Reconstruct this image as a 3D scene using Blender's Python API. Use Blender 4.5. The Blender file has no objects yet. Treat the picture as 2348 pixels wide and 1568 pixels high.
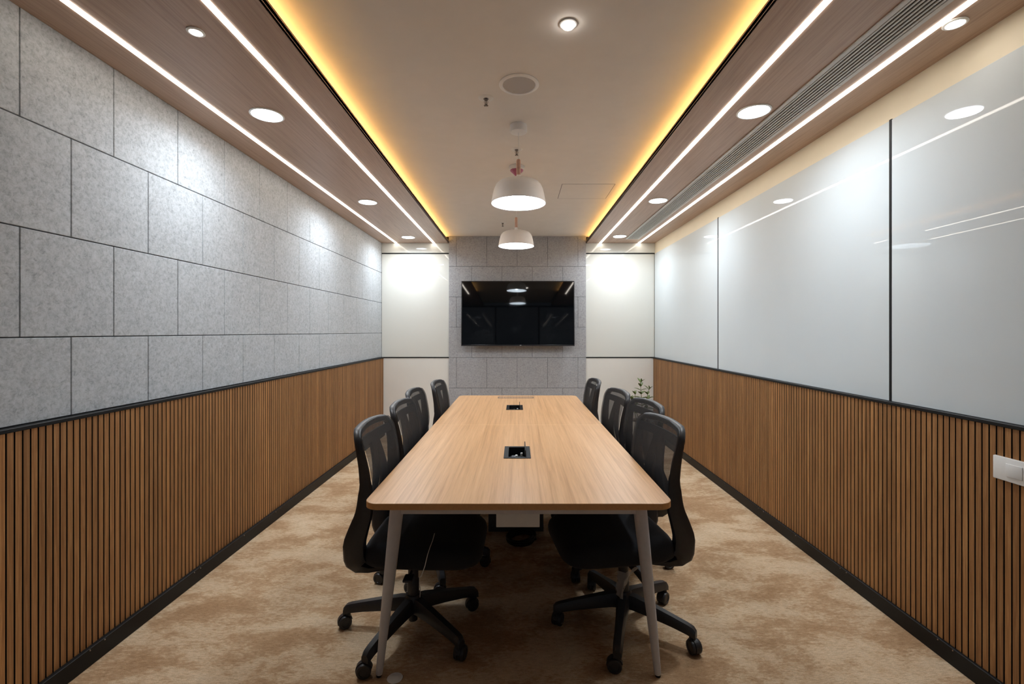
import bpy, bmesh, math, random
from mathutils import Vector, Matrix
random.seed(7)
R = math.radians
scene = bpy.context.scene
col = scene.collection

# ------------------------------------------------------------------ room constants (metres; camera stands at x=0,y=0)
XL, XR, YB, YF = -1.83, 1.86, 6.30, -0.60
SOF, CEIL, CAMZ, F = 2.594, 2.68, 1.40, 1070.0
COVE_L, COVE_R = -0.92, 0.925

# ------------------------------------------------------------------ mesh helpers
def add_box(bm, x0, x1, y0, y1, z0, z1, bev=0.0, seg=2, mat=0):
    b = bmesh.new()
    bmesh.ops.create_cube(b, size=1.0)
    for v in b.verts:
        v.co = Vector((x0 + (v.co.x + .5) * (x1 - x0), y0 + (v.co.y + .5) * (y1 - y0), z0 + (v.co.z + .5) * (z1 - z0)))
    if bev > 0:
        bmesh.ops.bevel(b, geom=b.edges[:], offset=bev, segments=seg, profile=.5, affect='EDGES', clamp_overlap=True)
    merge(bm, b, mat)

def merge(bm, b, mat=0, M=None):
    if M is not None:
        bmesh.ops.transform(b, matrix=M, verts=b.verts[:])
    for f in b.faces:
        f.material_index = mat
    me = bpy.data.meshes.new('tmp')
    b.to_mesh(me); b.free()
    bm.from_mesh(me)
    bpy.data.meshes.remove(me)

def add_lathe(bm, prof, n=32, M=None, mat=0):
    b = bmesh.new()
    rings = []
    for (r, z) in prof:
        if r < 1e-6:
            rings.append([b.verts.new((0, 0, z))])
        else:
            rings.append([b.verts.new((r * math.cos(2 * math.pi * i / n), r * math.sin(2 * math.pi * i / n), z)) for i in range(n)])
    for a, c in zip(rings[:-1], rings[1:]):
        for i in range(n):
            j = (i + 1) % n
            if len(a) == 1 and len(c) == 1: continue
            if len(a) == 1: b.faces.new((a[0], c[j], c[i]))
            elif len(c) == 1: b.faces.new((a[i], a[j], c[0]))
            else: b.faces.new((a[i], a[j], c[j], c[i]))
    bmesh.ops.recalc_face_normals(b, faces=b.faces[:])
    merge(bm, b, mat, M)

def add_tube(bm, pts, rad, n=10, cap=True, mat=0):
    pts = [Vector(p) for p in pts]
    if not hasattr(rad, '__len__'): rad = [rad] * len(pts)
    b = bmesh.new()
    rings = []
    prev = None
    for i, p in enumerate(pts):
        t = (pts[min(i + 1, len(pts) - 1)] - pts[max(i - 1, 0)]).normalized()
        if prev is None:
            a = t.orthogonal().normalized()
        else:
            a = (prev - t * prev.dot(t)).normalized()
        prev = a
        c = t.cross(a)
        rings.append([b.verts.new(p + (a * math.cos(2 * math.pi * k / n) + c * math.sin(2 * math.pi * k / n)) * rad[i]) for k in range(n)])
    for r0, r1 in zip(rings[:-1], rings[1:]):
        for k in range(n):
            b.faces.new((r0[k], r0[(k + 1) % n], r1[(k + 1) % n], r1[k]))
    if cap:
        b.faces.new(rings[0][::-1]); b.faces.new(rings[-1])
    bmesh.ops.recalc_face_normals(b, faces=b.faces[:])
    merge(bm, b, mat)

def add_loft(bm, loops, closed_path=False, cap=True, mat=0):
    """loops: list of equal-length closed vertex loops"""
    b = bmesh.new()
    rings = [[b.verts.new(p) for p in lp] for lp in loops]
    n = len(rings[0])
    pairs = list(zip(rings[:-1], rings[1:]))
    if closed_path: pairs.append((rings[-1], rings[0]))
    for r0, r1 in pairs:
        for k in range(n):
            b.faces.new((r0[k], r0[(k + 1) % n], r1[(k + 1) % n], r1[k]))
    if cap and not closed_path:
        b.faces.new(rings[0][::-1]); b.faces.new(rings[-1])
    bmesh.ops.recalc_face_normals(b, faces=b.faces[:])
    merge(bm, b, mat)

def rrect(w, d, r, n=6):
    """rounded rectangle outline points, full size w x d"""
    out = []
    for cx, cy, a0 in ((w/2-r, d/2-r, 0), (-w/2+r, d/2-r, 90), (-w/2+r, -d/2+r, 180), (w/2-r, -d/2+r, 270)):
        for i in range(n + 1):
            a = R(a0 + 90 * i / n)
            out.append((cx + r * math.cos(a), cy + r * math.sin(a)))
    return out

def smooth(me, angle=40):
    for p in me.polygons: p.use_smooth = True
    try:
        me.set_sharp_from_angle(angle=R(angle))
    except Exception:
        pass

def obj(name, bm, mats, parent=None, loc=None, sm=40):
    me = bpy.data.meshes.new(name)
    bm.to_mesh(me); bm.free()
    if not isinstance(mats, (list, tuple)): mats = [mats]
    for m in mats: me.materials.append(m)
    if sm: smooth(me, sm)
    o = bpy.data.objects.new(name, me)
    col.objects.link(o)
    if parent: o.parent = parent
    if loc: o.location = loc
    return o

def tag(o, label, cat=None, group=None):
    o['label'] = label
    if cat: o['category'] = cat
    if group: o['group'] = group
    return o

def thing(name, label, cat, loc=(0, 0, 0), rz=0, group=None):
    o = bpy.data.objects.new(name, None)
    o.empty_display_size = .1
    col.objects.link(o)
    o.location = loc; o.rotation_euler = (0, 0, rz)
    return tag(o, label, cat, group)

def struct(name, bm, m, parent=None, sm=40):
    o = obj(name, bm, m, parent, sm=sm)
    o['kind'] = 'structure'
    return o

def dup(root, loc=None, rz=None, label=None):
    r = root.copy(); col.objects.link(r)
    if loc is not None: r.location = loc
    if rz is not None: r.rotation_euler = (0, 0, rz)
    if label: r['label'] = label
    for ch in list(root.children):
        c = ch.copy(); col.objects.link(c); c.parent = r
        for g in list(ch.children):
            d = g.copy(); col.objects.link(d); d.parent = c
    return r

def BM(): return bmesh.new()

# ------------------------------------------------------------------ material helpers
def srgb(r, g, b):
    f = lambda c: (c/255/12.92) if c/255 <= .04045 else ((c/255+.055)/1.055)**2.4
    return (f(r), f(g), f(b), 1)

def mat(name, color=(.5, .5, .5, 1), rough=.5, metal=0, spec=.5, coat=0, coat_rough=.03):
    m = bpy.data.materials.new(name); m.use_nodes = True
    p = m.node_tree.nodes['Principled BSDF']
    p.inputs['Base Color'].default_value = color
    p.inputs['Roughness'].default_value = rough
    p.inputs['Metallic'].default_value = metal
    p.inputs['Specular IOR Level'].default_value = spec
    p.inputs['Coat Weight'].default_value = coat
    p.inputs['Coat Roughness'].default_value = coat_rough
    return m, m.node_tree, p

def nd(nt, kind, **kw):
    n = nt.nodes.new(kind)
    for k, v in kw.items():
        if k in n.inputs: n.inputs[k].default_value = v
        else: setattr(n, k, v)
    return n

def coords(nt, scale=(1, 1, 1), out='Object'):
    tc = nd(nt, 'ShaderNodeTexCoord')
    mp = nd(nt, 'ShaderNodeMapping')
    mp.inputs['Scale'].default_value = scale
    nt.links.new(tc.outputs[out], mp.inputs['Vector'])
    return mp.outputs['Vector']

def noise(nt, vec, scale, detail=4, rough=.55, dist=0):
    n = nd(nt, 'ShaderNodeTexNoise')
    n.inputs['Scale'].default_value = scale; n.inputs['Detail'].default_value = detail
    n.inputs['Roughness'].default_value = rough; n.inputs['Distortion'].default_value = dist
    nt.links.new(vec, n.inputs['Vector'])
    return n.outputs['Fac']

def ramp(nt, fac, stops, interp='LINEAR'):
    r = nd(nt, 'ShaderNodeValToRGB')
    r.color_ramp.interpolation = interp
    els = r.color_ramp.elements
    while len(els) < len(stops): els.new(.5)
    for e, (p, c) in zip(els, stops):
        e.position = p; e.color = c
    nt.links.new(fac, r.inputs['Fac'])
    return r.outputs['Color']

def mix(nt, fac, a, b, mode='MIX'):
    n = nd(nt, 'ShaderNodeMix', data_type='RGBA', blend_type=mode)
    for sock, v in ((n.inputs[0], fac), (n.inputs[6], a), (n.inputs[7], b)):
        if isinstance(v, (int, float, tuple)): sock.default_value = v
        else: nt.links.new(v, sock)
    return n.outputs[2]

def bump(nt, p, h, strength=.2, dist=.002):
    b = nd(nt, 'ShaderNodeBump')
    b.inputs['Strength'].default_value = strength; b.inputs['Distance'].default_value = dist
    nt.links.new(h, b.inputs['Height']); nt.links.new(b.outputs['Normal'], p.inputs['Normal'])

def emit(name, color, strength):
    m = bpy.data.materials.new(name); m.use_nodes = True
    nt = m.node_tree; nt.nodes.clear()
    e = nd(nt, 'ShaderNodeEmission'); e.inputs['Color'].default_value = color; e.inputs['Strength'].default_value = strength
    o = nd(nt, 'ShaderNodeOutputMaterial'); nt.links.new(e.outputs[0], o.inputs['Surface'])
    return m

# ------------------------------------------------------------------ materials
def m_carpet():
    m, nt, p = mat('carpet', rough=.95, spec=.1)
    v = coords(nt, (1.0, 1.7, 1))
    big = noise(nt, v, 2.3, 10, .68, .25)
    mid = noise(nt, coords(nt, (1, 2.2, 1)), 34, 6, .7, .3)
    ma = nd(nt, 'ShaderNodeMath', operation='MULTIPLY_ADD'); nt.links.new(mid, ma.inputs[0]); ma.inputs[1].default_value = .42; ma.inputs[2].default_value = -.21
    ad = nd(nt, 'ShaderNodeMath', operation='ADD'); nt.links.new(big, ad.inputs[0]); nt.links.new(ma.outputs[0], ad.inputs[1]); big = ad.outputs[0]
    c = ramp(nt, big, [(.36, srgb(175, 142, 108)), (.46, srgb(190, 159, 125)), (.54, srgb(212, 187, 155)), (.68, srgb(223, 202, 173))])
    st = noise(nt, coords(nt, (14, 60, 14)), 3.0, 5, .65, .8)
    c2 = mix(nt, .75, c, ramp(nt, st, [(.3, (.62, .58, .54, 1)), (.55, (1, 1, 1, 1)), (.75, (1.12, 1.1, 1.08, 1))]), 'MULTIPLY')
    fine = noise(nt, coords(nt), 260, 3, .7)
    c3 = mix(nt, .6, c2, ramp(nt, fine, [(.3, (.62, .6, .58, 1)), (.6, (1.08, 1.08, 1.08, 1))]), 'MULTIPLY')
    nt.links.new(c3, p.inputs['Base Color'])
    bump(nt, p, fine, .5, .004)
    return m

def m_felt(name, tint=(1, 1, 1)):
    m, nt, p = mat(name, rough=.95, spec=.1)
    v = coords(nt)
    a = noise(nt, v, 62, 8, .78, .5)
    b = noise(nt, v, 11, 4, .6)
    t = lambda x: srgb(x * tint[0], x * tint[1], x * tint[2])
    ca = ramp(nt, a, [(.30, t(138)), (.44, t(174)), (.55, t(190)), (.75, t(206))])
    cb = ramp(nt, b, [(.3, (.93, .93, .93, 1)), (.65, (1.03, 1.03, 1.03, 1))])
    nt.links.new(mix(nt, .8, ca, cb, 'MULTIPLY'), p.inputs['Base Color'])
    bump(nt, p, a, .25, .002)
    return m

def m_veneer():
    m, nt, p = mat('brown wood veneer', rough=.42, spec=.35)
    g = noise(nt, coords(nt, (60, 1.6, 60)), 1.5, 8, .7, .4)
    big = noise(nt, coords(nt, (3, .6, 3)), 1.2, 3)
    c = ramp(nt, g, [(.25, srgb(158, 132, 114)), (.5, srgb(184, 158, 140)), (.75, srgb(198, 173, 155))])
    c = mix(nt, .5, c, ramp(nt, big, [(.3, (.85, .83, .8, 1)), (.7, (1.1, 1.1, 1.1, 1))]), 'MULTIPLY')
    nt.links.new(c, p.inputs['Base Color'])
    return m

def m_slat(y0, pitch):
    m, nt, p = mat('slatted oak', rough=.5, spec=.35)
    tc = nd(nt, 'ShaderNodeTexCoord'); sp = nd(nt, 'ShaderNodeSeparateXYZ')
    nt.links.new(tc.outputs['Object'], sp.inputs[0])
    a = nd(nt, 'ShaderNodeMath', operation='SUBTRACT'); nt.links.new(sp.outputs['Y'], a.inputs[0]); a.inputs[1].default_value = y0
    d = nd(nt, 'ShaderNodeMath', operation='DIVIDE'); nt.links.new(a.outputs[0], d.inputs[0]); d.inputs[1].default_value = pitch
    fl = nd(nt, 'ShaderNodeMath', operation='FLOOR'); nt.links.new(d.outputs[0], fl.inputs[0])
    wn = nd(nt, 'ShaderNodeTexWhiteNoise', noise_dimensions='1D'); nt.links.new(fl.outputs[0], wn.inputs['W'])
    g = noise(nt, coords(nt, (120, 120, 3.5)), 1.2, 7, .68, .7)
    c = ramp(nt, g, [(.25, srgb(116, 78, 42)), (.5, srgb(154, 108, 64)), (.72, srgb(186, 140, 90))])
    tone = ramp(nt, wn.outputs['Value'], [(0, (.72, .70, .68, 1)), (.5, (.95, .95, .95, 1)), (.85, (1.02, 1.02, 1.0, 1)), (1, (1.3, 1.28, 1.22, 1))])
    nt.links.new(mix(nt, .85, c, tone, 'MULTIPLY'), p.inputs['Base Color'])
    bump(nt, p, g, .12, .001)
    return m

def m_oak_top():
    m, nt, p = mat('light oak laminate', rough=.34, spec=.45)
    g = noise(nt, coords(nt, (30, .55, 30)), 1.6, 9, .66, .25)
    f = noise(nt, coords(nt, (210, 5, 210)), 1.5, 4, .6)
    c = ramp(nt, g, [(.28, srgb(173, 128, 86)), (.5, srgb(204, 160, 115)), (.72, srgb(219, 178, 135))])
    c = mix(nt, .5, c, ramp(nt, f, [(.3, (.82, .8, .78, 1)), (.6, (1.04, 1.04, 1.04, 1))]), 'MULTIPLY')
    nt.links.new(c, p.inputs['Base Color'])
    return m

def m_noisy(name, c, rough, amount=.12, scale=30, **kw):
    m, nt, p = mat(name, c, rough, **kw)
    n = noise(nt, coords(nt), scale, 4)
    lo = tuple(x * (1 - amount) for x in c[:3]) + (1,); hi = tuple(min(1, x * (1 + amount)) for x in c[:3]) + (1,)
    nt.links.new(ramp(nt, n, [(.3, lo), (.7, hi)]), p.inputs['Base Color'])
    return m

def m_mesh_fabric():
    m, nt, p = mat('black mesh fabric', (.012, .012, .014, 1), .7, spec=.3)
    tr = nd(nt, 'ShaderNodeBsdfTransparent')
    v = coords(nt, (1, 1, 1))
    n = noise(nt, v, 420, 2, .5)
    rp = ramp(nt, n, [(.35, (.74, .74, .74, 1)), (.65, (.84, .84, .84, 1))])
    mx = nd(nt, 'ShaderNodeMixShader')
    nt.links.new(rp, mx.inputs[0]); nt.links.new(tr.outputs[0], mx.inputs[1]); nt.links.new(p.outputs[0], mx.inputs[2])
    nt.links.new(mx.outputs[0], nt.nodes['Material Output'].inputs['Surface'])
    return m

def m_film():
    m, nt, p = mat('clear plastic film', (.85, .85, .85, 1), .25, spec=.6)
    tr = nd(nt, 'ShaderNodeBsdfTransparent'); mx = nd(nt, 'ShaderNodeMixShader')
    mx.inputs[0].default_value = .36
    nt.links.new(tr.outputs[0], mx.inputs[1]); nt.links.new(p.outputs[0], mx.inputs[2])
    nt.links.new(mx.outputs[0], nt.nodes['Material Output'].inputs['Surface'])
    return m

def m_clear_glass():
    m = bpy.data.materials.new('clear glass'); m.use_nodes = True
    nt = m.node_tree; nt.nodes.clear()
    tr = nd(nt, 'ShaderNodeBsdfTransparent'); gl = nd(nt, 'ShaderNodeBsdfGlossy', Roughness=.01)
    fr = nd(nt, 'ShaderNodeFresnel', IOR=1.5); mx = nd(nt, 'ShaderNodeMixShader'); o = nd(nt, 'ShaderNodeOutputMaterial')
    nt.links.new(fr.outputs[0], mx.inputs[0]); nt.links.new(tr.outputs[0], mx.inputs[1]); nt.links.new(gl.outputs[0], mx.inputs[2])
    nt.links.new(mx.outputs[0], o.inputs['Surface'])
    return m

CARPET = m_carpet()
FELT = m_felt('grey felt', (.975, 1.0, 1.02))
FELT2 = m_felt('grey felt panel', (.90, .905, .92))
VENEER = m_veneer()
OAK = m_oak_top()
OAK_EDGE = m_noisy('oak edge band', srgb(206, 154, 98), .45, .06, 80)
PITCH, SLAT0 = .0278, 1.20
SLAT = m_slat(SLAT0, PITCH)
BLACK = m_noisy('black trim', srgb(13, 14, 16), .5, .15, spec=.3)
BACKING = m_noisy('black backing', srgb(18, 16, 15), .8)
BOARD = m_noisy('white back painted glass', srgb(207, 215, 218), .6, .01, 3, spec=0, coat=.6, coat_rough=.008)
BOARD2 = m_noisy('warm white back painted glass', srgb(214, 215, 209), .6, .01, 3, spec=0, coat=.6, coat_rough=.008)
LOWER = m_noisy('white laminate', srgb(226, 225, 219), .35, .015, 4)
CREAM = m_noisy('cream wall paint', srgb(226, 216, 192), .6, .02, 6)
CEILP = m_noisy('ceiling paint', srgb(226, 222, 217), .85, .02, 8)
PLASTIC = m_noisy('black plastic', srgb(42, 42, 45), .42, .1, 60)
MESHFAB = m_mesh_fabric()
SEATFAB = m_noisy('black seat fabric', srgb(22, 23, 28), .9, .3, 300)
GREYMETAL = m_noisy('grey powder coat', srgb(204, 206, 212), .42, .04, 40)
DARKGREY = m_noisy('dark grey panel', srgb(86, 88, 94), .6, .08, 40)
WHITEPL = m_noisy('white plastic', srgb(228, 228, 226), .35, .02, 30)
LAMPW = m_noisy('white lacquer', srgb(238, 238, 238), .4, .015, 30)
LAMPIN = m_noisy('white lamp interior', srgb(240, 240, 240), .6, .01, 30)
PINKWOOD = m_noisy('pale wood', srgb(206, 166, 146), .55, .1, 60)
PINK = m_noisy('pink plastic', srgb(176, 96, 124), .4, .06, 60)
GRILLE = m_noisy('grey speaker mesh', srgb(186, 182, 180), .7, .2, 700)
ALU = m_noisy('anodised aluminium', srgb(205, 205, 203), .45, .04, 60)
CHROME = m_noisy('chrome', srgb(150, 140, 135), .25, .05, 60, metal=.9)
SCREEN = m_noisy('tv screen', srgb(6, 8, 11), .035, .02, 20, spec=.5)
BEZEL = m_noisy('tv bezel', srgb(22, 22, 26), .3, .05, 40)
LEAF = m_noisy('leaf green', srgb(96, 112, 62), .45, .25, 20)
STEM = m_noisy('stem green', srgb(118, 118, 72), .6, .2, 40)
SOIL = m_noisy('soil', srgb(60, 44, 32), .95, .3, 80)
POT = m_noisy('white pot', srgb(214, 212, 206), .4, .03, 20)
FILM = m_film()
GLASS = m_clear_glass()
E_DOWN = emit('downlight diffuser', (.80, .90, 1, 1), 12)
E_STRIP = emit('led strip diffuser', (1, .91, .80, 1), 7)
E_COVE = emit('amber led', (1, .58, .18, 1), 13)
E_BULB = emit('pendant bulb', (.78, .90, 1, 1), 85)
E_REFLECT = emit('lamp reflection glow', (1, .93, .86, 1), 12)  # glow for the modelled reflections of corridor lamps

# ------------------------------------------------------------------ room shell
bm = BM(); add_box(bm, -2.0, 2.0, YF - .1, 6.5, -.1, 0); floor = struct('floor', bm, CARPET)

bm = BM(); add_box(bm, -2.0, 2.0, YF - .1, 6.5, CEIL, CEIL + .1); ceiling = struct('ceiling', bm, CEILP)
for s, xi, xo in ((-1, COVE_L, XL - .02), (1, COVE_R, XR + .02)):
    a, b = sorted((xi, xo))
    bm = BM()
    add_box(bm, a, b, YF, 6.32, SOF, SOF + .018)
    lip = (xi, xi + .014) if s > 0 else (xi - .014, xi)
    add_box(bm, lip[0], lip[1], YF, 6.32, SOF, SOF + .029, .002)
    blk = (1.15, 1.17) if s > 0 else (-1.17, -1.15)
    add_box(bm, blk[0], blk[1], YF, 6.32, SOF + .018, CEIL)
    struct('soffit', bm, VENEER, ceiling)
    bm = BM()
    cx = xi + s * .062
    add_box(bm, cx - .006, cx + .006, 1.5, 6.28, SOF + .0185, SOF + .0225)
    o = struct('cove_light', bm, E_COVE, ceiling)

# left wall
bm = BM(); add_box(bm, XL - .13, XL - .012, YF, 6.45, 0, CEIL); wall_left = struct('wall_left', bm, DARKGREY)
bm = BM()
rows = [2.594, 2.192, 1.786, 1.378, 1.056]
for k in range(4):
    z1, z0 = rows[k], rows[k + 1]
    off = (2.117, 1.915)[k % 2]
    y = off - .4 * 8
    while y < YB:
        a, b = max(y, YF), min(y + .4, YB - .001)
        if b - a > .02:
            add_box(bm, XL - .012, XL, a + .0018, b - .0018, z0 + .0022, z1 - (.0022 if k else 0), .0016, 1)
        y += .4
struct('felt_panelling', bm, FELT, wall_left, sm=0)

def slats(xface, xback):
    b = BM()
    n = int((YB - SLAT0) / PITCH)
    x0, x1 = sorted((xface, xback))
    k0 = -int((SLAT0 - YF) / PITCH)
    for k in range(k0, n):
        y = SLAT0 + k * PITCH
        add_box(b, x0, x1, y + .0029, y + PITCH - .0029, .076, 1.04)
    for f in b.faces:
        f.material_index = 0 if abs(f.calc_center_median().x - xface) < .001 else 1
    return b
struct('slat_panelling', slats(-1.802, -1.822), [SLAT, BACKING], wall_left, sm=0)
bm = BM(); add_box(bm, -1.842, -1.822, YF, YB, .0, 1.04); struct('slat_backing', bm, BACKING, wall_left)

# right wall
bm = BM(); add_box(bm, XR, XR + .12, YF, 6.45, 0, CEIL); wall_right = struct('wall_right', bm, CREAM)
struct('slat_panelling', slats(1.832, 1.852), [SLAT, BACKING], wall_right, sm=0)
bm = BM(); add_box(bm, 1.852, 1.86, YF, YB, .0, 1.04); struct('slat_backing', bm, BACKING, wall_right)

# back wall
bm = BM(); add_box(bm, -2.0, 2.0, 6.312, 6.45, 0, CEIL); wall_back = struct('wall_back', bm, BACKING)
bm = BM()
for x0, x1 in ((XL, COVE_L), (COVE_R, XR)):
    add_box(bm, x0, x1, YB, 6.312, .0, 1.042, .001, 1)
struct('lower_panel', bm, LOWER, wall_back, sm=0)
bm = BM()
for x0, x1 in ((XL, COVE_L), (COVE_R, XR)):
    add_box(bm, x0, x1, YB, 6.312, 2.462, SOF - .001, .001, 1)
struct('upper_panel', bm, BOARD2, wall_back, sm=0)
bm = BM()
add_box(bm, COVE_L, COVE_R, 6.285, 6.311, 0, CEIL, mat=1)
zs = [CEIL, 2.274, 1.866, 1.458, 1.05, .642, .234, 0]
for k in range(7):
    z1, z0 = zs[k], zs[k + 1]
    off = (-.001, -.205)[k % 2]
    y = off - .408 * 4
    while y < COVE_R:
        a, b = max(y, COVE_L), min(y + .408, COVE_R)
        if b - a > .01:
            add_box(bm, a + .0014, b - .0014, 6.27, 6.285, z0 + .0016, z1 - .0016, .0012, 1)
        y += .408
struct('felt_column', bm, [FELT2, DARKGREY], wall_back, sm=0)

# trims and baseboards
bm = BM(); add_box(bm, -1.842, -1.798, YF, YB, 1.040, 1.055, .002, 1); struct('trim_1', bm, BLACK)
bm = BM(); add_box(bm, 1.826, 1.86, YF, YB, 1.040, 1.055, .002, 1); struct('trim_2', bm, BLACK)
k = 3
for x0, x1 in ((-1.797, COVE_L - .001), (COVE_R + .001, 1.825)):
    bm = BM(); add_box(bm, x0, x1, 6.296, 6.312, 1.0425, 1.0545); struct('trim_%d' % k, bm, BLACK); k += 1
    bm = BM(); add_box(bm, x0, x1, 6.296, 6.312, 2.4475, 2.4605); struct('trim_%d' % k, bm, BLACK); k += 1

def baseboard(side, x0, x1, face):
    b = BM(); add_box(b, x0, x1, YF, YB, 0, .075, .002, 1)
    o = struct('baseboard_' + side, b, BLACK)
    b = BM()
    for y in (1.95, 2.02, 2.58, 2.63, 3.05, 3.45, 3.52, 4.1, 4.9):
        add_lathe(b, [(0, 0), (.0035, 0), (.003, .0012), (0, .0016)], 10, Matrix.Translation((face, y, .067)) @ Matrix.Rotation(R(90) * (1 if side == 'left' else -1), 4, 'Y'))
    obj('screw_head', b, CHROME, o)
baseboard('left', -1.84, -1.785, -1.785)
baseboard('right', 1.82, 1.858, 1.82)

# glass partition behind the photographer
bm = BM(); add_box(bm, XL, XR, YF - .04, YF - .03, 0.06, 2.55); w = struct('window_1', bm, GLASS)
bm = BM()
add_box(bm, XL, XR, YF - .06, YF - .01, 0, .06); add_box(bm, XL, XR, YF - .06, YF - .01, 2.55, SOF)
for x in (XL + .02, -.6, .6, XR - .02): add_box(bm, x - .02, x + .02, YF - .06, YF - .01, .06, 2.55)
struct('window_frame', bm, BLACK, w)

# ------------------------------------------------------------------ glass wall panels
def board(x0, x1, y0, y1, z0, z1, label, group, m=BOARD):
    b = BM(); add_box(b, x0, x1, y0, y1, z0, z1, .0012, 1)
    return tag(obj('glass_wall_panel', b, m, sm=0), label, 'wall panel', group)
G = 'glossy white glass panels on the side wall'
ys = [.325, 2.316, 4.305, YB - .004]
labs = ['glossy white glass wall panel nearest the camera, above the light switch',
        'glossy white glass wall panel in the middle, between the two black seams',
        'glossy white glass wall panel farthest along the right wall, in the far corner']
for i in range(3):
    board(1.8525, 1.8595, ys[i] + .007, ys[i + 1] - .007, 1.0555, 2.448, labs[i], G)
    if i:
        bm = BM(); add_box(bm, 1.851, 1.8595, ys[i] - .0068, ys[i] + .0068, 1.0555, 2.452); struct('trim_%d' % (6 + i), bm, BLACK)
G = 'white glass panels flanking the felt column'
board(XL + .001, COVE_L - .001, YB, 6.311, 1.056, 2.446, 'white glass wall panel left of the television, between two black lines', G, BOARD2)
board(COVE_R + .001, 1.851, YB, 6.311, 1.056, 2.446, 'white glass wall panel right of the television, between two black lines', G, BOARD2)

# ------------------------------------------------------------------ LED strips
def strip(x, label):
    b = BM(); add_box(b, x - .014, x + .014, 1.55, 6.29, SOF - .003, SOF + .001, .001, 1)
    o = obj('led_strip_light', b, E_STRIP)
    return tag(o, label, 'strip light', 'recessed linear strip lights in the wooden soffits')
strip(-1.632, 'thin white light strip in left wooden soffit, next to the felt wall')
strip(-1.124, 'thin white light strip in left wooden soffit, next to the amber cove')
strip(1.120, 'thin white light strip in right wooden soffit, next to the amber cove')
strip(1.641, 'thin white light strip in right wooden soffit, beyond the air grille')

# ------------------------------------------------------------------ downlights
def downlight(x, y, r, zc, label, em, group, name='downlight', watts=0):
    t = thing(name, label, 'ceiling light', (x, y, zc), 0, group)
    b = BM(); add_lathe(b, [(r, 0), (r + .009, -.0005), (r + .010, -.004), (r + .004, -.007), (r, -.006), (r, 0)], 40); obj('trim_ring', b, WHITEPL, t)
    b = BM(); add_lathe(b, [(0, -.004), (r * .98, -.004), (r * .98, -.001), (0, -.001)], 40); obj('diffuser', b, em, t)
    if watts:
        li = bpy.data.lights.new('lamp', 'AREA'); li.shape = 'DISK'; li.size = 2 * r * .95; li.energy = watts
        li.color = (.86, .93, 1); li.spread = R(158)
        lo = bpy.data.objects.new('lamp', li); col.objects.link(lo); lo.parent = t; lo.location = (0, 0, -.009)
    return t
G = 'round recessed downlights in the wooden soffits'
for x, side, yy in ((-1.378, 'left', (2.57, 4.30, 5.90)), (1.283, 'right', (2.53, 4.25, 5.84))):
    for y, w in zip(yy, ('largest and nearest', 'middle', 'farthest')):
        where = 'between its two light strips' if side == 'left' else 'beside the air grille'
        downlight(x, y, .078, SOF, '%s round white downlight in the %s wooden soffit, %s' % (w, side, where), E_DOWN, G, watts=4.6)
G = 'lamp reflections modelled as small glowing fittings'  # glass reflections of corridor lamps, added as glowing fittings on the ceiling
downlight(-1.279, 1.857, .023, SOF, 'small round lamp reflection modelled on the left wooden soffit', E_REFLECT, G, 'spot_reflection')
downlight(1.696, 1.807, .030, SOF, 'small round lamp reflection modelled on the right wooden soffit beside the wall', E_REFLECT, G, 'spot_reflection')
t = thing('spot_reflection', 'small round lamp reflection modelled as a bulging disc on the plain central ceiling', 'ceiling light', (.212, 1.94, CEIL), 0, G)
bm = BM(); add_lathe(bm, [(.030, 0), (.036, -.001), (.036, -.005), (.030, -.007), (.029, 0)], 36); obj('trim_ring', bm, WHITEPL, t)
bm = BM(); add_lathe(bm, [(.029, -.003), (.028, -.009), (.022, -.016), (.012, -.020), (0, -.021)], 36); obj('lens', bm, E_REFLECT, t)  # glowing dome stands for the reflected lamp

# ------------------------------------------------------------------ air grille
t = thing('linear_air_grille', 'long grey slotted air conditioning grille in the right wooden soffit', 'air grille', (1.478, 3.6, SOF))
bm = BM(); add_box(bm, -.086, .086, -2.4, 2.4, -.0022, -.0008); obj('recess', bm, BACKING, t)
bm = BM()
for a, b in ((-2.4, -1.351), (-1.349, .599), (.601, 2.4)):
    for x0, x1 in ((-.0875, -.066), (.066, .0875)):
        add_box(bm, x0, x1, a, b, -.008, -.0008, .0012, 1)
for a, b in ((-2.4, -2.385), (2.385, 2.4)): add_box(bm, -.066, .066, a, b, -.008, -.0008, .001, 1)
obj('frame', bm, ALU, t)
bm = BM()
for k in range(7):
    x = -.0565 + k * .01883
    add_box(bm, x - .0052, x + .0052, -2.385, 2.385, -.0075, -.0023, .001, 1)
obj('louvre_blades', bm, ALU, t)

# ------------------------------------------------------------------ ceiling fittings
t = thing('ceiling_speaker', 'round flush ceiling speaker with a grey mesh grille', 'speaker', (.009, 2.416, CEIL))
bm = BM(); add_lathe(bm, [(.083, 0), (.103, -.0005), (.104, -.004), (.098, -.008), (.086, -.008), (.083, -.004), (.083, 0)], 56); obj('rim', bm, LAMPW, t)
bm = BM(); add_lathe(bm, [(0, -.006), (.05, -.0058), (.084, -.0045), (.084, -.001), (0, -.001)], 56); obj('grille', bm, GRILLE, t)

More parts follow.
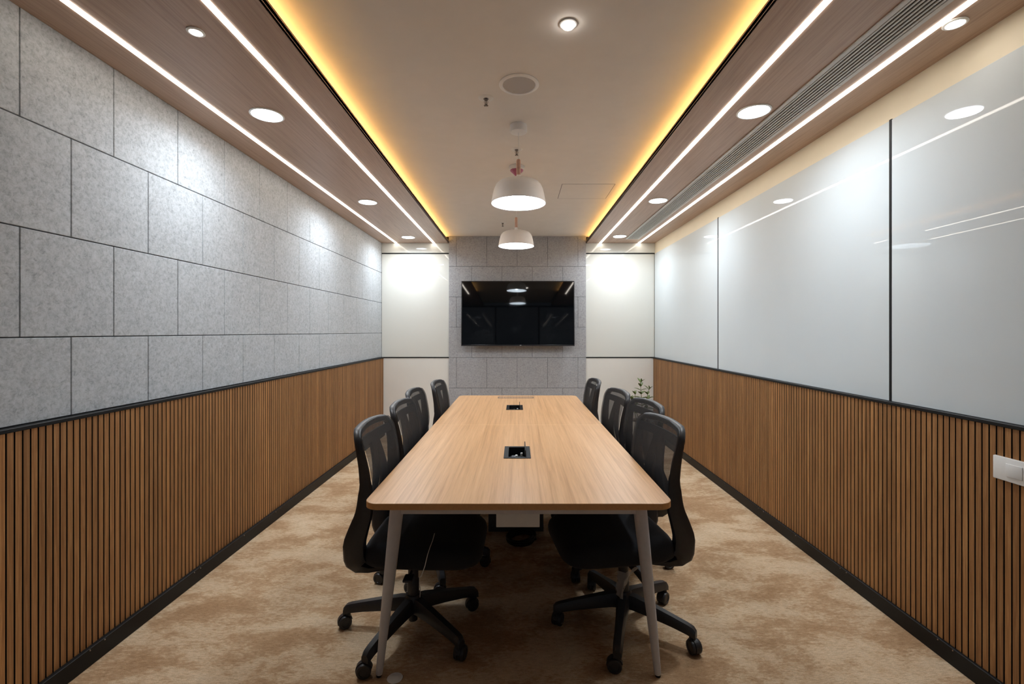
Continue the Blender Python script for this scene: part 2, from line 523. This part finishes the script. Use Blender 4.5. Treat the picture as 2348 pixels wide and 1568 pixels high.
def sprinkler(x, y, label, s=1.0):
    t = thing('fire_sprinkler', label, 'sprinkler', (x, y, CEIL), 0, 'ceiling fire sprinklers')
    b = BM(); add_lathe(b, [(0, -.004), (.026, -.004), (.038, -.003), (.042, 0), (0, 0)], 32); obj('escutcheon', b, WHITEPL, t)
    b = BM()
    add_lathe(b, [(0, -.006), (.014, -.006), (.015, -.0045), (.011, -.004)], 20)
    add_lathe(b, [(0, -.004), (.008, -.004), (.008, -.012), (.004, -.014), (.0035, -.034), (0, -.034)], 16)
    for sx in (-1, 1):
        add_tube(b, [(sx * .007, 0, -.012), (sx * .010, 0, -.022), (sx * .005, 0, -.034), (0, 0, -.038)], .0016, 8)
    obj('body', b, CHROME, t)
    b = BM()
    add_lathe(b, [(0, -.038), (.004, -.038), (.005, -.040), (0, -.041)], 16)
    for k in range(8):
        a = 2 * math.pi * k / 8
        add_tube(b, [(.003 * math.cos(a), .003 * math.sin(a), -.0395), (.012 * math.cos(a), .012 * math.sin(a), -.0415)], .002, 6)
    obj('deflector', b, CHROME, t)
sprinkler(-.171, 2.56, 'chrome fire sprinkler on the ceiling beside the round speaker')
sprinkler(-.171, 5.50, 'small fire sprinkler on the ceiling left of the farther pendant lamp')
sprinkler(-.004, 3.28, 'small fire sprinkler on the ceiling behind the nearer pendant cord')

t = thing('smoke_detector', 'round ceiling detector with a pink cone, behind the nearer pendant rod', 'detector', (-.004, 3.62, CEIL))
bm = BM(); add_lathe(bm, [(0, 0), (.058, 0), (.060, -.004), (.058, -.024), (.050, -.030), (0, -.030)], 40); obj('base', bm, WHITEPL, t)
bm = BM(); add_lathe(bm, [(.0, -.0305), (.051, -.0305), (.050, -.036), (.012, -.072), (.006, -.076), (0, -.077)], 40); obj('cone_cover', bm, PINK, t)

t = thing('ceiling_access_panel', 'square flush access panel outlined on the right of the central ceiling', 'access panel', (.62, 4.27, CEIL))
bm = BM(); add_box(bm, -.232, .232, -.222, .222, -.0010, -.0002); obj('reveal', bm, DARKGREY, t)
bm = BM(); add_box(bm, -.2275, .2275, -.2175, .2175, -.0012, -.0003); obj('panel', bm, CEILP, t)

# ------------------------------------------------------------------ pendants
def pendant(x, y, zr, label):
    t = thing('pendant_lamp', label, 'pendant lamp', (x, y, zr), 0, 'white dome pendant lamps over the table')
    H = CEIL - zr
    b = BM(); add_lathe(b, [(0, H), (.053, H), (.053, H - .040), (.050, H - .044), (0, H - .044)], 40); c = obj('canopy', b, LAMPW, t)
    b = BM(); add_lathe(b, [(0, 0), (.004, 0), (.004, -.001), (0, -.002)], 10, Matrix.Translation((0, -.0525, H - .012)) @ Matrix.Rotation(R(90), 4, 'X')); obj('screw', b, CHROME, c)
    b = BM(); add_tube(b, [(0, 0, .275), (0, 0, H - .043)], .0018, 8); obj('cord', b, WHITEPL, t)
    b = BM(); add_lathe(b, [(0, .276), (.009, .275), (.0125, .270), (.0135, .262), (.0135, .178), (0, .178)], 24); obj('rod', b, PINKWOOD, t)
    prof = [(0, .180), (.0125, .180), (.0135, .172), (.016, .160), (.024, .150), (.045, .1435), (.080, .1405), (.108, .137), (.127, .127), (.141, .112), (.152, .088), (.160, .055), (.167, .015), (.170, 0)]
    inner = [(.167, 0.0005), (.164, .015), (.157, .055), (.149, .087), (.138, .109), (.125, .123), (.106, .133), (.078, .136), (0, .138)]
    b = BM(); add_lathe(b, prof + [inner[0]], 64); sh = obj('shade', b, LAMPW, t, sm=60)
    b = BM(); add_lathe(b, inner, 64); obj('shade_lining', b, LAMPIN, sh, sm=60)
    b = BM(); add_lathe(b, [(0, .136), (.02, .136), (.022, .105), (0, .105)], 20); obj('lamp_holder', b, WHITEPL, t)
    b = BM(); add_lathe(b, [(0, .108), (.018, .105), (.034, .090), (.046, .066), (.046, .056), (.036, .036), (.020, .027), (0, .025)], 32); obj('bulb', b, E_BULB, t, sm=80)
    return t
pendant(.008, 2.90, 2.194, 'nearer white dome pendant lamp with a wooden rod, over the table')
pendant(-.010, 4.44, 2.211, 'farther white dome pendant lamp with a wooden rod, in front of the television wall')

# ------------------------------------------------------------------ television
t = thing('television', 'large black flat television mounted on the grey felt column', 'television', (.009, 6.155, 1.639))
t.rotation_euler = (R(-2), 0, 0)
W2, H2 = .746, .429
bm = BM(); add_box(bm, -W2, W2, .0, .035, -H2, H2, .004); add_box(bm, -.45, .45, .034, .07, -.28, .2, .01); obj('body', bm, BEZEL, t)
bm = BM()
for a in ((-W2, W2, H2 - .011, H2), (-W2, W2, -H2, -H2 + .017), (-W2, -W2 + .010, -H2 + .017, H2 - .011), (W2 - .010, W2, -H2 + .017, H2 - .011)):
    add_box(bm, a[0], a[1], -.006, .002, a[2], a[3], .0015, 1)
obj('bezel', bm, BEZEL, t)
bm = BM(); add_box(bm, -W2 + .009, W2 - .009, -.003, .001, -H2 + .016, H2 - .010); obj('screen', bm, SCREEN, t)
bm = BM(); add_box(bm, .024, .046, -.0068, -.0055, -H2 + .006, -H2 + .012); tag(obj('badge', bm, ALU, t), 'tiny silver badge on the lower bezel')
bm = BM()
add_box(bm, -.22, .22, .0705, .105, -.22, .17, .003)
obj('wall_bracket', bm, BLACK, t)

# ------------------------------------------------------------------ table
TX, TY0, TY1, TZ = .005, 1.762, 4.748, .75
t = thing('conference_table', 'long light oak conference table on splayed grey legs', 'table', (TX, 0, 0))
TW, YM = 1.18, 3.255
def top_half(y0, y1, round_near):
    r = .055
    pts = []
    def arc(cx, cy, a0):
        for i in range(9):
            a = R(a0 + 90 * i / 8); pts.append((cx + r * math.cos(a), cy + r * math.sin(a)))
    if round_near:
        arc(-TW/2 + r, y0 + r, 180); arc(TW/2 - r, y0 + r, 270); pts.extend([(TW/2, y1), (-TW/2, y1)])
    else:
        pts.extend([(-TW/2, y0), (TW/2, y0)]); arc(TW/2 - r, y1 - r, 0); arc(-TW/2 + r, y1 - r, 90)
    cx, cy = 0, (y0 + y1) / 2
    def ins(d):
        return [(x - math.copysign(min(d, abs(x - cx)), x - cx), y - math.copysign(min(d, abs(y - cy)), y - cy)) for x, y in pts]
    b = BM()
    loops = []
    for d, z in ((.002, TZ - .025), (0, TZ - .0235), (0, TZ - .0018), (.0006, TZ - .0006), (.0018, TZ)):
        loops.append([Vector((x, y, z)) for x, y in ins(d)])
    add_loft(b, loops)
    for f in b.faces:
        f.material_index = 0 if f.normal.z > .7 else 1
    return b
def cut(o, boxes):
    """recess openings for the power boxes"""
    for (x0, x1, y0, y1) in boxes:
        b = BM(); add_box(b, x0, x1, y0, y1, TZ - .1, TZ + .1)
        me = bpy.data.meshes.new('cutter'); b.to_mesh(me); b.free()
        c = bpy.data.objects.new('cutter', me); col.objects.link(c); c.parent = t
        md = o.modifiers.new('cut', 'BOOLEAN'); md.object = c; md.operation = 'DIFFERENCE'; md.solver = 'EXACT'
        bpy.context.view_layer.update()
        dg = bpy.context.evaluated_depsgraph_get()
        nm = bpy.data.meshes.new_from_object(o.evaluated_get(dg))
        o.modifiers.remove(md); o.data = nm
        bpy.data.objects.remove(c); bpy.data.meshes.remove(me)
BOXES = ((.0, 2.510), (-.022, 3.99))
o = obj('tabletop', top_half(TY0, YM - .0008, True), [OAK, OAK_EDGE], t, sm=0)
cut(o, [(BOXES[0][0] - .055 - TX, BOXES[0][0] + .055 - TX, BOXES[0][1] - .105, BOXES[0][1] + .105)])
tag(o, 'nearer half of the oak tabletop')
o = obj('tabletop', top_half(YM + .0008, TY1, False), [OAK, OAK_EDGE], t, sm=0)
cut(o, [(BOXES[1][0] - .055 - TX, BOXES[1][0] + .055 - TX, BOXES[1][1] - .105, BOXES[1][1] + .105)])
tag(o, 'farther half of the oak tabletop')
for k, (bx, by) in enumerate(BOXES):
    bx -= TX
    bm = BM()
    oy = .122; ox = .070
    for a in ((-ox, -.046, -oy, oy), (.046, ox, -oy, oy), (-.046, .046, -oy, -.100), (-.046, .046, .100, oy)):
        add_box(bm, bx + a[0], bx + a[1], by + a[2], by + a[3], TZ + .0002, TZ + .0035, .0012, 1)
    for a in ((-.054, -.046, -.104, .104), (.046, .054, -.104, .104), (-.046, .046, -.104, -.100), (-.046, .046, .100, .104)):
        add_box(bm, bx + a[0], bx + a[1], by + a[2], by + a[3], TZ - .07, TZ + .002)
    add_box(bm, bx - .054, bx + .054, by - .104, by + .104, TZ - .074, TZ - .069)
    pb = obj('power_box', bm, BLACK, t)
    tag(pb, ('open black power box nearer the camera', 'open black power box nearer the television')[k])
    bm = BM(); add_box(bm, bx + .040, bx + .045, by - .098, by + .098, TZ - .008, TZ + .036, .001, 1); obj('lid', bm, BLACK, pb)
    bm = BM()
    add_box(bm, bx - .040, bx + .036, by - .06, by + .07, TZ - .069, TZ - .035, .004)
    obj('socket_block', bm, BLACK, pb)
    bm = BM(); add_box(bm, bx - .032, bx + .004, by - .03, by + .05, TZ - .035, TZ - .028, .003); obj('socket', bm, DARKGREY, pb)
    for (dx, dy) in ((-.004, .0), (.024, .045)):
        bm = BM(); add_box(bm, bx + dx - .006, bx + dx + .006, by + dy - .01, by + dy + .01, TZ - .028 if dx < 0 else TZ - .035, TZ - .014, .002); obj('plug', bm, WHITEPL, pb)
bm = BM(); add_box(bm, -TW/2 + .002, TW/2 - .002, YM - .0028, YM + .0028, TZ + .0001, TZ + .0007); obj('joint_strip', bm, m_noisy('pale joint', srgb(232, 198, 160), .4, .03, 40), t)
# cable flap at the far end
fy0, fy1, fx0, fx1 = 4.545, 4.645, -.195, .155
bm = BM()
for a in ((fx0, fx1, fy0, fy0 + .012), (fx0, fx1, fy1 - .012, fy1), (fx0, fx0 + .008, fy0 + .012, fy1 - .012), (fx1 - .008, fx1, fy0 + .012, fy1 - .012)):
    add_box(bm, a[0], a[1], a[2], a[3], TZ + .0002, TZ + .0012)
for k in range(22):
    x = fx0 + .016 + k * .015
    add_box(bm, x, x + .004, fy0 + .012, fy1 - .012, TZ + .0002, TZ + .0008)
cf = tag(obj('cable_flap', bm, DARKGREY, t, sm=0), 'slotted cable outlet at the far end of the tabletop')
# legs
def leg(sx, yb, yt):
    b = BM()
    bot, topp = Vector((sx * .567, yb, 0)), Vector((sx * .498, yt, .722))
    d = topp - bot
    add_tube(b, [bot + d * u for u in (.012, .02, .1, .3, .6, 1.0)], [.0125, .0138, .0155, .0195, .0245, .029], 28)
    l = obj('leg', b, GREYMETAL, t)
    b = BM(); add_tube(b, [bot, bot + d * .0115], [.011, .012], 20); obj('foot', b, BLACK, l)
leg(-1, 1.896, 1.935); leg(1, 1.896, 1.935); leg(-1, 4.615, 4.575); leg(1, 4.615, 4.575)
bm = BM()
add_box(bm, -.49, .49, 1.915, 1.950, .650, .7245, .003)
add_box(bm, -.49, .49, 4.560, 4.595, .650, .7245, .003)
for x in (-.40, .40): add_box(bm, x - .02, x + .02, 1.951, 4.559, .665, .7245, .003)
obj('frame_beam', bm, GREYMETAL, t)
bm = BM()
x0, x1 = -.094, .090
add_box(bm, x0, x1, 1.975, 1.978, .572, .722, .001, 1); add_box(bm, x0, x1, 4.30, 4.303, .572, .722, .001, 1)
add_box(bm, x0, x1, 1.9785, 4.2995, .572, .575)
add_box(bm, x0, x0 + .002, 1.9785, 4.2995, .5755, .64); add_box(bm, x1 - .002, x1, 1.9785, 4.2995, .5755, .64)
tag(obj('cable_tray', bm, WHITEPL, t, sm=0), 'pale metal cable tray under the tabletop')
bm = BM(); add_box(bm, -.206, .178, 3.255, 3.275, .004, .570, .003); add_box(bm, -.206, -.19, 3.270, 3.38, .004, .57, .003); add_box(bm, .161, .178, 3.270, 3.38, .004, .57, .003)
ped = tag(obj('pedestal', bm, DARKGREY, t), 'dark grey central pedestal panel under the table')

# coil of cable on the floor
bm = BM()
pts = []
for i in range(241):
    a = 2 * math.pi * i / 40
    rr = .092 + .010 * math.sin(i * .31) + .004 * (i // 40 - 3)
    pts.append((rr * math.cos(a), rr * math.sin(a), .014 + .010 * (i // 40 % 3) + .004 * math.sin(i * .23)))
add_tube(bm, pts, .009, 8)
tag(obj('cable_coil', bm, BLACK, loc=(.026, 3.125, 0)), 'coiled black cable lying on the carpet under the table', 'cable')

# ------------------------------------------------------------------ chairs (local frame: chair faces +x, origin on the floor under the hub)
PROF = [(.34, -.175), (.385, -.232), (.43, -.258), (.48, -.252), (.55, -.212), (.62, -.170), (.70, -.148), (.78, -.150), (.88, -.170), (1.0, -.202), (1.06, -.222)]
def xb(z):
    P = PROF
    for i in range(len(P) - 1):
        if z <= P[i + 1][0] or i == len(P) - 2:
            t_ = (z - P[i][0]) / (P[i + 1][0] - P[i][0])
            p0 = P[max(i - 1, 0)][1]; p1 = P[i][1]; p2 = P[i + 1][1]; p3 = P[min(i + 2, len(P) - 1)][1]
            return .5 * (2*p1 + (p2 - p0) * t_ + (2*p0 - 5*p1 + 4*p2 - p3) * t_**2 + (3*p1 - p0 - 3*p2 + p3) * t_**3)
def surf(y, z, off=0.0):
    return Vector((xb(z) + .45 * y * y + off, y, z))
def outline():
    half = []
    n = 8
    for i in range(6): half.append((.160 * i / 5, .605))
    for i in range(1, n + 1):
        a = R(-90 + 85 * i / n); half.append((.160 + .048 * math.cos(a), .653 + .048 * math.sin(a)))
    for i in range(1, 9):
        u = i / 8; half.append((.208 + .024 * u, .66 + .255 * u))
    for i in range(1, n + 3):
        a = R(90 * i / (n + 2)); half.append((.160 + .072 * math.cos(a), .915 + .066 * math.sin(a)))
    for i in range(1, 9):
        u = i / 8; half.append((.160 * (1 - u), .981 + .007 * math.sin(u * math.pi / 2)))
    return half + [(-y, z) for (y, z) in half[-2:0:-1]]
OUT = outline()
def hw(z):
    best = 0
    for (a, b) in zip(OUT, OUT[1:] + OUT[:1]):
        if (a[1] - z) * (b[1] - z) <= 0 and a[1] != b[1]:
            best = max(best, a[0] + (b[0] - a[0]) * (z - a[1]) / (b[1] - a[1]))
    return best

def make_chair(name):
    t = thing(name, 'chair', 'office chair')
    # frame loop
    loops = []
    n = len(OUT)
    for i in range(n):
        p, q = OUT[i - 1], OUT[(i + 1) % n]
        tv = Vector((q[0] - p[0], q[1] - p[1])).normalized()
        nin = Vector((-tv.y, tv.x))
        y, z = OUT[i]
        wdt = .024 + .006 * max(0, min(1, (z - .85) / .12))
        dep = .016 + .010 * max(0, min(1, (.95 - z) / .20)) * max(0, min(1, (z - .66) / .10)) if abs(y) > .18 else (.017 if z > .8 else .012)
        sec = []
        for (u, v) in ((0, .5), (.15, .93), (.5, 1), (.85, .9), (1, .5), (1, -.5), (.85, -.9), (.5, -1), (.15, -.93), (0, -.5)):
            yy, zz = y + nin.x * wdt * u, z + nin.y * wdt * u
            sec.append(surf(yy, zz, -.016 + v * dep - max(0, dep - .014)))
        loops.append(sec)
    b = BM(); add_loft(b, loops, closed_path=True); fr = obj('backrest_frame', b, PLASTIC, t, sm=50)
    # mesh panel
    b = bmesh.new()
    nz, ny = 26, 16
    grid = []
    for i in range(nz + 1):
        z = .606 + (.986 - .606) * i / nz
        h = max(hw(z) - .001, .02)
        grid.append([b.verts.new(surf(-h + 2 * h * j / ny, z, .003)) for j in range(ny + 1)])
    for i in range(nz):
        for j in range(ny):
            b.faces.new((grid[i][j], grid[i][j + 1], grid[i + 1][j + 1], grid[i + 1][j]))
    obj('mesh_panel', b, MESHFAB, t, sm=180)
    # rear support: crossbar, two spreading bars
    b = BM()
    loops = []
    for j in range(17):
        y = -(hw(.915) - .012) + 2 * (hw(.915) - .012) * j / 16
        loops.append([surf(y, .895, -.006), surf(y, .935, -.006), surf(y, .933, -.018), surf(y, .897, -.018)])
    add_loft(b, loops)
    for s in (-1, 1):
        loops = []
        for i in range(13):
            u = i / 12
            z = .93 - .30 * u
            yc = s * (.022 + .062 * u ** 1.3); wd = .026 + .022 * u
            loops.append([surf(yc - wd, z, -.006), surf(yc + wd, z, -.006), surf(yc + wd * .8, z, -.020), surf(yc - wd * .8, z, -.020)])
        add_loft(b, loops)
    obj('back_brace', b, PLASTIC, t, sm=30)
    # side arms sweeping down under the seat
    for s in (-1, 1):
        P3, WD, TH = [], [], []
        for i in range(17):
            u = i / 16
            z = .80 - (.80 - .405) * u
            P3.append(surf(s * (hw(max(z, .70)) - .0135 - .030 * max(0, u - .3) ** 1.5), z, -.027 + .064 * max(0, min(1, (u - .25) * 1.6)) ** 1.3))
            WD.append(.0125 + .018 * u); TH.append(.016 + .0105 * min(1, u / .22) + .018 * max(0, min(1, (u - .2) * 1.6)))
        P3 += [Vector((-.190, s * .158, .378)), Vector((-.150, s * .146, .368)), Vector((-.10, s * .12, .362)), Vector((-.03, s * .085, .358))]
        WD += [.032, .034, .034, .03]; TH += [.026, .014, .010, .010]
        loops = []
        for i, p in enumerate(P3):
            tv = (P3[min(i + 1, len(P3) - 1)] - P3[max(i - 1, 0)]).normalized()
            lat = Vector((.05 * s, s, 0)).normalized() * s
            nn = tv.cross(lat).normalized()
            w, th = WD[i], TH[i]
            sec = []
            for (a, c) in ((-1, -.7), (-.7, -1), (0, -1.06), (.7, -1), (1, -.7), (1, .7), (.7, 1), (0, .94), (-.7, 1), (-1, .7)):
                sec.append(p + lat * (w * a) + nn * (th * c))
            loops.append(sec)
        b = BM(); add_loft(b, loops); obj('back_arm', b, PLASTIC, t, sm=50)
    # seat
    def seat_loop(grow, z, front_drop=0, n=56):
        out = []
        for i in range(n):
            a = 2 * math.pi * i / n
            c, s_ = math.cos(a), math.sin(a)
            e = .34
            x = math.copysign(abs(c) ** e, c) * (.258 + grow); y = math.copysign(abs(s_) ** e, s_) * (.238 + grow)
            taper = 1 - .05 * max(0, -x / .25) - .06 * max(0, x / .25 - .6)
            xx = .078 + x
            dz = -front_drop * max(0, (xx - .18) / .15) ** 2
            out.append(Vector((xx, y * taper, z + dz)))
        return out
    b = BM()
    add_loft(b, [seat_loop(-.05, .392), seat_loop(-.012, .396), seat_loop(0, .408), seat_loop(.002, .43, .004), seat_loop(-.002, .455, .012), seat_loop(-.012, .472, .02), seat_loop(-.035, .484, .026), seat_loop(-.08, .488, .02), seat_loop(-.17, .484, .0)])
    st = obj('seat', b, SEATFAB, t, sm=60)
    b = BM(); add_loft(b, [seat_loop(-.09, .376), seat_loop(-.06, .379), seat_loop(-.05, .3915)]); obj('seat_pan', b, PLASTIC, t)
    # mechanism
    b = BM()
    add_box(b, -.10, .12, -.075, .075, .325, .375, .012)
    add_tube(b, [(.10, 0, .345), (.16, 0, .345)], [.026, .024], 18)
    add_tube(b, [(.02, 0, .35), (.03, -.16, .352), (.03, -.185, .352)], [.006, .006, .006], 8)
    add_box(b, .01, .05, -.235, -.180, .346, .358, .004)
    obj('mechanism', b, PLASTIC, t)
    b = BM(); add_lathe(b, [(0, .05), (.020, .05), (.021, .10), (.027, .15), (.027, .24), (.024, .245), (.024, .33), (0, .33)], 24); obj('gas_lift', b, PLASTIC, t)
    # star base (rotates about the hub)
    b = BM()
    add_lathe(b, [(0, .095), (.040, .095), (.046, .10), (.044, .15), (.034, .172), (0, .172)], 28)
    for k in range(5):
        a = 2 * math.pi * k / 5
        M = Matrix.Rotation(a, 4, 'Z')
        loops = []
        for (x, zc, w, h) in ((.02, .132, .030, .030), (.06, .132, .028, .029), (.15, .120, .023, .025), (.24, .106, .020, .021), (.300, .095, .020, .019), (.322, .088, .019, .019), (.334, .078, .016, .016)):
            loops.append([M @ Vector((x, w * u, zc + h * v)) for u, v in ((-1, -1), (1, -1), (1, .35), (.6, 1), (-.6, 1), (-1, .35))])
        add_loft(b, loops)
        for d in [M @ Vector((.318, 0, 0))]:
            add_tube(b, [(d.x, d.y, .058), (d.x, d.y, .085)], .012, 12)
    obj('star_base', b, PLASTIC, t, sm=35)
    # casters
    for k in range(5):
        b = BM()
        # hood: half drum over the wheels
        loops = []
        for i in range(13):
            a = R(-20 + 190 * i / 12)
            ro, ri = .0335, .030
            c, s_ = math.cos(a), math.sin(a)
            loops.append([Vector((ri * c + .012, -.010, ri * s_ + .031)), Vector((ro * c + .012, -.010, ro * s_ + .031)), Vector((ro * c + .012, .010, ro * s_ + .031)), Vector((ri * c + .012, .010, ri * s_ + .031))])
        add_loft(b, loops)
        add_lathe(b, [(0, .0), (.014, .0), (.014, .018), (0, .018)], 16, Matrix.Translation((0, 0, .048)))
        add_box(b, -.012, .034, -.0045, .0045, .012, .058, .002, 1)
        c = obj('caster', b, PLASTIC, t)
        for s in (-1, 1):
            b = BM()
            add_lathe(b, [(0, .0005), (.026, .0005), (.0300, .004), (.0300, .014), (.027, .018), (.018, .019), (.0165, .0165), (0, .0165)], 28, Matrix.Translation((.012, s * .0045, .0302)) @ Matrix.Rotation(R(-90 * s), 4, 'X'))
            obj('wheel', b, PLASTIC, c)
    return t

def pose_base(root, ang, seed):
    rnd = random.Random(seed)
    k = 0
    for ch in root.children:
        n = ch.name.split('.')[0]
        if n == 'star_base':
            ch.rotation_euler = (0, 0, ang)
        elif n == 'caster':
            a = ang + 2 * math.pi * k / 5; k += 1
            ch.location = (.318 * math.cos(a), .318 * math.sin(a), 0)
            ch.rotation_euler = (0, 0, rnd.uniform(0, 2 * math.pi) if seed != 10 or k != 4 else R(190))
G = 'black mesh office chairs along the table'
CH = [ # x, y, facing deg, base angle (world deg), label
    (-.488, 2.19, -1, 31.5, 'black mesh office chair nearest the camera on the left of the table'),
    (-.497, 2.785, -1, 0, 'second nearest black mesh office chair on the left of the table'),
    (-.548, 3.355, 0, 36, 'third black mesh office chair from the camera, left of the table'),
    (-.480, 3.93, -1, 0, 'farthest black mesh office chair on the left of the table'),
    (.506, 2.225, 188, 37, 'black mesh office chair nearest the camera on the right of the table'),
    (.590, 2.775, 188, 70, 'second nearest black mesh office chair on the right, set back from the table'),
    (.532, 3.31, 186, 0, 'third black mesh office chair from the camera, right of the table'),
    (.482, 4.06, 181, 0, 'farthest black mesh office chair on the right, before the grey felt column'),
]
first = make_chair('office_chair')
for i, (x, y, f, b, lab) in enumerate(CH):
    c = first if i == 0 else dup(first)
    c.location = (x, y, 0); c.rotation_euler = (0, 0, R(f)); c['label'] = lab; c['group'] = G
    pose_base(c, R(b - f), 10 + i)

# ------------------------------------------------------------------ small things
# light switch
t = thing('light_switch', 'white light switch plate on the right slatted wall', 'switch', (1.832, 1.675, .886))
bm = BM(); add_box(bm, -.012, -.0003, -.112, .112, -.044, .044, .004); obj('plate', bm, WHITEPL, t)
for k in range(2):
    bm = BM(); add_box(bm, -.0155, -.0122, .004 - k * .062, .062 - k * .062, -.024, .024, .0015); obj('rocker', bm, WHITEPL, t)

# potted plant in the far right corner
t = thing('potted_plant', 'small leafy green plant in the far right corner behind the chairs', 'plant', (1.47, 5.55, 0))
bm = BM(); add_lathe(bm, [(0, 0), (.115, 0), (.125, .02), (.150, .33), (.155, .345), (.142, .345), (.138, .31), (0, .31)], 40); obj('pot', bm, POT, t)
bm = BM(); add_lathe(bm, [(0, .322), (.136, .318), (.136, .312), (0, .312)], 32); obj('soil', bm, SOIL, t)
def leafmesh(b, base, d, L, W, up=Vector((0, 0, 1))):
    d = d.normalized()
    side = d.cross(up); side = side.normalized() if side.length > .05 else Vector((1, 0, 0))
    nrm = side.cross(d).normalized()
    n = 8
    rings = []
    for i in range(n + 1):
        u = i / n
        w = W * (math.sin(math.pi * min(1, u * .97 + .02)) ** .8) * (1 - .25 * u)
        c = base + d * (L * u) - nrm * (L * .22 * u * u)
        rings.append([c - side * w + nrm * w * .35, c - side * w * .5 + nrm * w * .1, c, c + side * w * .5 + nrm * w * .1, c + side * w + nrm * w * .35])
    bb = bmesh.new()
    top = [[bb.verts.new(p) for p in r] for r in rings]
    bot = [[bb.verts.new(p - nrm * .0012) for p in r] for r in rings]
    for i in range(n):
        for j in range(4):
            bb.faces.new((top[i][j], top[i][j + 1], top[i + 1][j + 1], top[i + 1][j]))
            bb.faces.new((bot[i][j], bot[i + 1][j], bot[i + 1][j + 1], bot[i][j + 1]))
        for j in (0, 4):
            bb.faces.new((top[i][j], top[i + 1][j], bot[i + 1][j], bot[i][j]))
    bmesh.ops.recalc_face_normals(bb, faces=bb.faces[:])
    merge(b, bb)
rnd = random.Random(5)
stems = [((0, 0), (.008, .0), .80, 7), ((.02, .02), (.10, -.01), .715, 5), ((-.03, .0), (-.07, .01), .655, 4), ((.03, -.04), (.05, -.08), .60, 4), ((-.02, .04), (-.10, .06), .58, 4)]
for si, (b0, tip, h, pairs) in enumerate(stems):
    p0 = Vector((b0[0], b0[1], .315)); p1 = Vector((tip[0], tip[1], h))
    pts = [p0.lerp(p1, u) + Vector((.012 * math.sin(u * 5 + si), .01 * math.cos(u * 4 + si), 0)) for u in [k / 8 for k in range(9)]]
    bm = BM(); add_tube(bm, pts, [.0055 - .003 * k / 8 for k in range(9)], 8)
    st = obj('stem', bm, STEM, t)
    bm = BM()
    for k in range(pairs):
        u = .42 + .56 * k / (pairs - 1)
        p = p0.lerp(p1, u) + Vector((.012 * math.sin(u * 5 + si), .01 * math.cos(u * 4 + si), 0))
        for s in range(2):
            a = (k * 1.57 * .9 + math.pi * s) + rnd.uniform(-.3, .3)
            rise = .25 + .9 * (k / (pairs - 1)) ** 2 + rnd.uniform(-.1, .2)
            L = (.125 - .050 * k / (pairs - 1)) * rnd.uniform(.85, 1.1)
            leafmesh(bm, p, Vector((math.cos(a), math.sin(a) * .8, rise)), L, L * .25)
    leafmesh(bm, p1, Vector((rnd.uniform(-.3, .3), rnd.uniform(-.3, .3), 1)), .05, .011)
    obj('leaves', bm, LEAF, st, sm=60)

# crumpled clear plastic film on the right front chair base
bm = bmesh.new()
nu, nv = 9, 8
g = []
rnd = random.Random(3)
for i in range(nu):
    row = []
    for j in range(nv):
        u, v = i / (nu - 1), j / (nv - 1)
        fold = .5 - abs(u - .42)
        x = .462 + .13 * u * (.45 + .55 * v) * (.55 + .45 * abs(v - .35)) + rnd.uniform(-.006, .006)
        y = 2.175 - .05 * fold + rnd.uniform(-.008, .008) - .03 * v
        z = .185 + .115 * v - .07 * fold * (1 - v) + .02 * u + rnd.uniform(-.007, .007)
        row.append(bm.verts.new((x, y, z)))
    g.append(row)
for i in range(nu - 1):
    for j in range(nv - 1):
        bm.faces.new((g[i][j], g[i + 1][j], g[i + 1][j + 1], g[i][j + 1]))
tag(obj('plastic_film', bm, FILM, sm=180), 'crumpled clear plastic film caught on the right front chair base', 'plastic film')

# loose thread over the left front chair
bm = BM()
P = [(-.372, 2.10, .4915), (-.368, 2.03, .4915), (-.368, 1.968, .490), (-.372, 1.938, .474), (-.382, 1.930, .43), (-.398, 1.936, .385), (-.418, 2.0, .345), (-.432, 2.06, .29), (-.436, 2.10, .235), (-.445, 2.135, .185)]
add_tube(bm, P, .0016, 6)
tag(obj('loose_cord', bm, WHITEPL), 'thin pale cord hanging off the left front chair seat', 'cord')

# lamp reflection in the glass, modelled as a white disc on the carpet
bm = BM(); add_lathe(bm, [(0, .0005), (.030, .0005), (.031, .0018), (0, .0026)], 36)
tag(obj('reflection_disc', bm, WHITEPL, loc=(-.494, 1.884, 0)), 'lamp reflection modelled as a flat white disc on the carpet beside the left front table leg', 'disc')

# ------------------------------------------------------------------ world, camera, colour management
w = bpy.data.worlds.new('World'); scene.world = w; w.use_nodes = True
w.node_tree.nodes['Background'].inputs['Color'].default_value = (.75, .85, 1, 1)
w.node_tree.nodes['Background'].inputs['Strength'].default_value = .04

cam = bpy.data.cameras.new('camera')
co = bpy.data.objects.new('camera', cam); col.objects.link(co)
co.location = (0, 0, CAMZ); co.rotation_euler = (R(90), 0, 0)
cam.sensor_fit = 'HORIZONTAL'; cam.sensor_width = 36.0
cam.lens = 36.0 * F / 2348
cam.shift_x = (1174 - 1186) / 2348
cam.shift_y = (760 - 784) / 2348
cam.clip_start = .02; cam.clip_end = 60
scene.camera = co

vs = scene.view_settings
vs.view_transform = 'Standard'; vs.look = 'None'; vs.gamma = 1.0; vs.use_curve_mapping = False
vs.exposure = 1.2
scene.display_settings.display_device = 'sRGB'
cy = scene.cycles
cy.use_denoising = True
cy.max_bounces = 10; cy.diffuse_bounces = 6; cy.glossy_bounces = 4; cy.transparent_max_bounces = 16
cy.sample_clamp_indirect = 8.0
cy.caustics_reflective = False; cy.caustics_refractive = False
